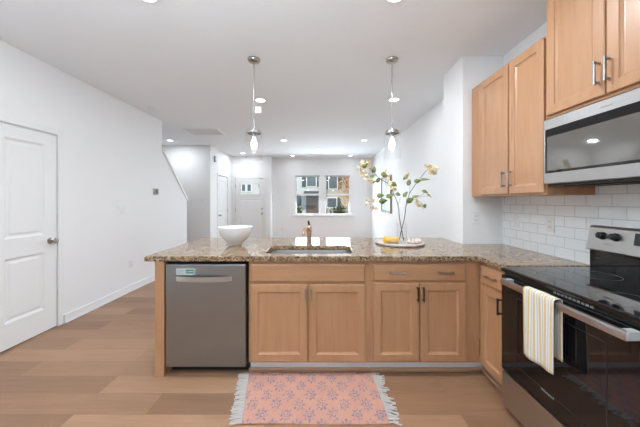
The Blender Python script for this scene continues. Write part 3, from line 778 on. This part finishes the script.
# yellow ribbed roll lying on the tray
t = thing('honeycomb_roll', 'yellow ribbed honeycomb roll lying on the tray left of the vase', 'decoration', (.68, 2.49, TT))
Myel = mat('yellow_wax', (.80, .50, .06), .5); Mcream = mat('cream_wax', (.80, .60, .30), .6); rr = .034; zc = TT+rr+.001
RYm = Matrix.Rotation(PI/2, 4, 'Y')
for k in range(9):
    obj('rib', lathe(B(), [(0, 0), (.020, 0), (.032, .001), (.034, .0035), (.032, .006), (.020, .007), (0, .007)], (.640+k*.0125, 2.49, zc), 24, RYm), Mcream, t, True)
obj('core', lathe(B(), [(0, 0), (.027, 0), (.027, .110), (0, .110)], (.636, 2.49, zc), 20, RYm), Myel, t, True)
obj('end_disc', lathe(B(), [(0, -.004), (.018, -.002), (.030, .002), (.034, .012), (.031, .020), (0, .021)], (.616, 2.49, zc), 28, Matrix.Rotation(math.radians(20), 4, 'Z') @ RYm), Myel, t, True, 'orange yellow rounded end')
# string of wooden beads at the right of the tray
t = thing('bead_garland', 'string of white wooden beads lying on the tray right of the vase', 'garland', (.93, 2.55, TT))
Mbead = mat('white_wood_bead', (.74, .66, .58), .6)
path = smoothpath([(.845, 2.47, 0), (.885, 2.45, 0), (.925, 2.475, 0), (.965, 2.50, 0), (.972, 2.545, 0), (.945, 2.585, 0), (.905, 2.60, 0), (.87, 2.63, 0)], 30)
last = None; cnt = 0
for p in path:
    if last is None or (p-last).length >= .036:
        last = p.copy(); cnt += 1
        t2 = bmesh.new(); bmesh.ops.create_uvsphere(t2, u_segments=16, v_segments=10, radius=.019); bmesh.ops.translate(t2, verts=t2.verts, vec=(p.x, p.y, TT+.0200)); obj('bead', t2, Mbead, t, True)
obj('string', tube(B(), [(p.x, p.y, TT+.0200) for p in path[::6]], .0012, 6), Mcream, t)

# flowering branches
Mstem = mat('dark_stem', (.10, .085, .06), .6)
def leafm():
    m = mat('green_leaf', (.16, .25, .06), .5); v = coords(m)
    L(m, ramp(m, noise(m, v, 30, 2), [(.3, (.11, .155, .04)), (.7, (.26, .31, .095))]), bsdf(m).inputs['Base Color']); return m
Mleaf = leafm()
Mpet = mat('cream_petal', (.82, .70, .42), .7); Mpet2 = mat('peach_petal', (.80, .64, .48), .7); Mtip = mat('yellow_centre', (.72, .50, .12), .7)
def pt(px, py, dy=0):
    Y = VY+dy; k = 260/Y; return Vector(((px-320)/k, Y, 1.35-(py-200.4)/k))
def leaf(p, size, ang, parent):
    bm = B(); n = 8; L_ = []; Rr = []; Mi = []
    for k in range(n+1):
        s = k/n; wv = .35*math.sin(PI*s**.8)*(1-.25*s); L_.append((s-.5, wv, .08*math.sin(PI*s)+.10*wv)); Rr.append((s-.5, -wv, .08*math.sin(PI*s)+.10*wv)); Mi.append((s-.5, 0, .08*math.sin(PI*s)))
    tilt_ = random.uniform(-.7, .7)
    Mx = Matrix.Translation(p) @ Matrix.Rotation(-ang, 4, 'Y') @ Matrix.Rotation(PI/2-.5+tilt_, 4, 'X') @ Matrix.Scale(size*1.45, 4)
    l = [bm.verts.new(Mx @ Vector(q)) for q in L_]; r = [bm.verts.new(Mx @ Vector(q)) for q in Rr]; mi = [bm.verts.new(Mx @ Vector(q)) for q in Mi]
    for k in range(n):
        for a, b in ((l, mi), (mi, r)):
            try: bm.faces.new((a[k], a[k+1], b[k+1], b[k]))
            except ValueError: pass
    bmesh.ops.remove_doubles(bm, verts=bm.verts, dist=1e-5)
    o = obj('leaf', bm, Mleaf, parent, True); s_ = o.modifiers.new('t', 'SOLIDIFY'); s_.thickness = .0008
def blossom(p, size, parent):
    bm = B()
    for f in range(3):
        c = p + Vector((random.uniform(-1, 1), random.uniform(-1, 1), random.uniform(-1, 1)))*size*.45
        rot = Matrix.Rotation(random.uniform(0, 6), 4, 'Z') @ Matrix.Rotation(random.uniform(.6, 2.2), 4, 'X')
        for k in range(5):
            a = 2*PI*k/5; q = Matrix.Translation(c) @ rot @ Matrix.Rotation(a, 4, 'Z') @ Matrix.Scale(1.0, 4)
            pts = [(0, 0, 0), (.22, .16, .10), (.46, .15, .2), (.56, 0, .22), (.46, -.15, .2), (.22, -.16, .10)]
            bm.faces.new([bm.verts.new(q @ (Vector(v_)*size)) for v_ in pts])
    o = obj('blossom', bm, random.choice((Mpet, Mpet, Mpet2)), parent); s_ = o.modifiers.new('t', 'SOLIDIFY'); s_.thickness = .0008
def branch(lab, main, twigs, leaves, flowers, dy0):
    t = thing('flowering_branch', lab, 'flower', main[0], 'flowering branches in the glass vase')
    mp_ = smoothpath(main, 6); n = len(mp_)
    bm = B(); tube(bm, mp_, [.0048-.0026*k/(n-1) for k in range(n)], 8)
    for tw in twigs: q = smoothpath(tw, 5); tube(bm, q, [.0018-.0009*k/(len(q)-1) for k in range(len(q))], 6)
    obj('stem', bm, Mstem, t, True)
    for x, y, s, a in leaves: leaf(pt(x, y, dy0+random.uniform(-.03, .03)), s, a, t)
    for x, y, s in flowers: blossom(pt(x, y, dy0+random.uniform(-.03, .03)), s, t)
z_in = TT+.016
b0 = Vector((VX+.018, VY, z_in)); d = -.01
branch('branch leaning left over the vase with cream blossom and green leaves',
       [b0, pt(402, 232), pt(399.5, 218, d), pt(398, 205, d), pt(394, 194, d), pt(388, 184, d), pt(379, 178, d), pt(372, 170, d), pt(363, 165, d)],
       [[pt(395, 196, d), pt(388, 195, d), pt(380, 197, d), pt(368, 203, d)], [pt(380, 197, d), pt(375, 203, d), pt(374, 208, d)], [pt(388, 184, d), pt(386, 178, d), pt(384, 172, d)],
        [pt(379, 178, d), pt(373, 182, d), pt(368, 177, d)], [pt(398, 205, d), pt(400, 196, d), pt(395, 188, d)], [pt(372, 170, d), pt(374, 166, d)]],
       [(373.8, 169.5, .052, 1.2), (373, 176.5, .048, .5), (373.4, 182.4, .045, .3), (378.5, 180, .045, 1.0), (384.5, 175, .055, -.3), (380.4, 195.8, .055, .1), (383, 201, .065, .2),
        (390, 196, .060, .4), (394, 184.5, .05, -.6), (398, 194.3, .04, -.2), (365, 165.5, .05, .6)],
       [(361, 168, .055), (364, 163, .05), (362, 173, .045), (365, 177, .04), (371, 180, .045), (369, 162.5, .04), (388, 178, .045), (388.5, 183.5, .045), (396, 190, .04), (384, 170.5, .04),
        (373, 199, .045), (368, 202, .045), (374, 208.5, .05), (391, 187, .035), (367, 170, .035)], d)
b1 = Vector((VX-.02, VY+.01, z_in)); d = .015
branch('branch rising right of the vase with blossom at its tip and green leaves',
       [b1, pt(401, 232, .01), pt(404.5, 218, d), pt(406, 206, d), pt(409, 195, d), pt(415, 185, d), pt(422, 176, d), pt(427, 170, d), pt(432, 167, d)],
       [[pt(409, 195, d), pt(410, 187, d), pt(407, 177, d)], [pt(406, 206, d), pt(412, 199, d), pt(420, 197, d), pt(429, 196, d)], [pt(420, 197, d), pt(425, 192, d)],
        [pt(414, 199, d), pt(420, 202, d), pt(424, 206, d)], [pt(407, 204, d), pt(405.7, 195, d)]],
       [(405.7, 194.4, .05, .9), (406.4, 177.5, .055, .7), (409, 182.4, .048, 1.2), (417.7, 181.3, .055, .2), (425, 180.3, .075, .1), (410, 200, .062, .5), (416, 197, .06, .3),
        (425, 192, .05, -.3), (429, 196, .045, -.6), (424.5, 206, .04, 1)],
       [(429, 168, .05), (433, 171, .05), (431, 165, .045), (435, 169, .045), (426, 166, .035), (408, 173.5, .045), (405, 176, .03), (419, 204, .04), (422, 207, .04), (417, 200, .03), (430, 172, .04)], d)

# ------------------------------------------------------------------ outside the front windows
tag(obj('lawn', box(B(), -30, 30, 9.2, 60, -.5, -.35), mat('lawn_green', (.16, .19, .09), .9)), kind='structure')
bpy.data.objects['lawn'].name = 'ground'
def siding(name, c):
    m = mat(name, c, .7); tc = N(m, 'TexCoord'); wv = N(m, 'TexWave', wave_type='BANDS', bands_direction='Z', wave_profile='SAW'); wv.inputs['Scale'].default_value = 1.0
    L(m, tc.outputs['Object'], wv.inputs['Vector']); bump(m, wv.outputs['Fac'], .8, .03); return m
Msid = siding('pale_siding', (.62, .64, .66)); Mtan = siding('tan_siding', (.50, .46, .42))
Mshut = mat('dark_shutter', (.05, .07, .08), .6); Mbr = mat('brown_door', (.16, .11, .09), .6); Mroof = mat('dark_roof', (.06, .065, .07), .9); Mwg = mat('house_window_glass', (.10, .13, .16), .15)
def house(x0, x1, y, h, wm, wins, door, roof, lab):
    t = thing('house', lab, 'house', ((x0+x1)/2, y+3, -.35), 'houses across the street')
    obj('wall', box(B(), x0, x1, y, y+6, -.35, h), wm, t)
    for wx, wz, ww, wh, sh in wins:
        f = obj('window', box(B(), wx-ww/2-.07, wx+ww/2+.07, y-.05, y, wz-.07, wz+wh+.07), M_trim, t)
        obj('pane', box(B(), wx-ww/2, wx+ww/2, y-.06, y-.05, wz, wz+wh), Mwg, f)
        if sh:
            for s in (-1, 1): obj('shutter', box(B(), wx+s*(ww/2+.25)-.17, wx+s*(ww/2+.25)+.17, y-.06, y-.001, wz-.05, wz+wh+.05), Mshut, f)
    if door: obj('front_door', box(B(), door-.55, door+.55, y-.06, y, -.3, 1.95, .01), Mbr, t)
    for rx0, rx1, rz in roof: obj('porch_roof', box(B(), rx0, rx1, y-1.2, y, rz, rz+.35), Mroof, t)
    bm = B(); pr = [(y-.3, h), (y+6.3, h), (y+3, h+1.8)]
    va = [bm.verts.new((x0-.2, a, b)) for a, b in pr]; vb = [bm.verts.new((x1+.2, a, b)) for a, b in pr]; bm.faces.new(va); bm.faces.new(vb)
    for k in range(3): bm.faces.new((va[k], va[(k+1) % 3], vb[(k+1) % 3], vb[k]))
    obj('roof', bm, Mroof, t)
house(-9.5, .2, 22, 5.4, Msid, [(-6.45, 2.15, .28, .55, False), (-5.98, 2.15, .28, .55, False), (-.72, 2.55, .75, .8, True), (-1.9, -0.0+.9, .7, .9, False), (-4.3, 2.5, .9, 1.3, True), (-4.3, .4, .9, 1.3, True)], -.62, [(-1.3, .15, 1.75)], 'pale house with dark shutters seen through the left front window')
house(.65, 7.5, 23, 5.2, Mtan, [(1.15, 2.4, .7, 1.1, True), (1.05, .75, .8, .8, True), (4.2, 2.4, .9, 1.3, True), (4.2, .5, .9, 1.3, True)], None, [], 'tan house seen through the right front window behind an autumn tree')
def tree(x, y, h, r, col, lab, nm='autumn_tree'):
    t = thing(nm, lab, 'tree' if nm == 'autumn_tree' else 'shrub', (x, y, -.35))
    bm = B()
    if nm == 'autumn_tree':
        tube(bm, [(x, y, -.35), (x+.05, y, h*.35), (x, y, h*.6)], [.12, .09, .05], 10)
        for k in range(7):
            a = k*.9; tube(bm, [(x, y, h*(.25+.04*k)), (x+r*.6*math.cos(a), y+r*.6*math.sin(a), h*(.45+.05*k))], [.04, .015], 6)
    else: tube(bm, [(x, y, -.35), (x, y, 0)], [.05, .04], 6)
    obj('trunk', bm, Mstem, t)
    bm = B()
    for k in range(1500 if nm == 'autumn_tree' else 500):
        v_ = Vector((random.gauss(0, .4), random.gauss(0, .4), random.gauss(0, .42)))
        if v_.length > 1.05: continue
        c = Vector((x, y, h*.55)) + Vector((v_.x*r, v_.y*r, v_.z*h*.5)); s = random.uniform(.05, .10)
        R3 = Matrix.Rotation(random.uniform(0, 6), 3, 'Z') @ Matrix.Rotation(random.uniform(0, 3), 3, 'X')
        if c.z < -.3: continue
        bm.faces.new([bm.verts.new(c + R3 @ (Vector(q)*s)) for q in ((-1, 0, 0), (0, .6, .1), (1, 0, 0), (0, -.6, .1))])
    obj('foliage', bm, col, t)
Mor = mat('orange_foliage', (.78, .42, .16), .7); Mgn = mat('dark_green_foliage', (.07, .10, .05), .8)
tree(2.0, 17, 4.6, .95, Mor, 'orange autumn tree outside the right front window')
tree(-1.75, 19, .95, .55, Mgn, 'dark low shrub outside the left front window', 'shrub')
tree(1.35, 18, 1.0, .7, Mgn, 'dark low shrub below the autumn tree outside', 'shrub')
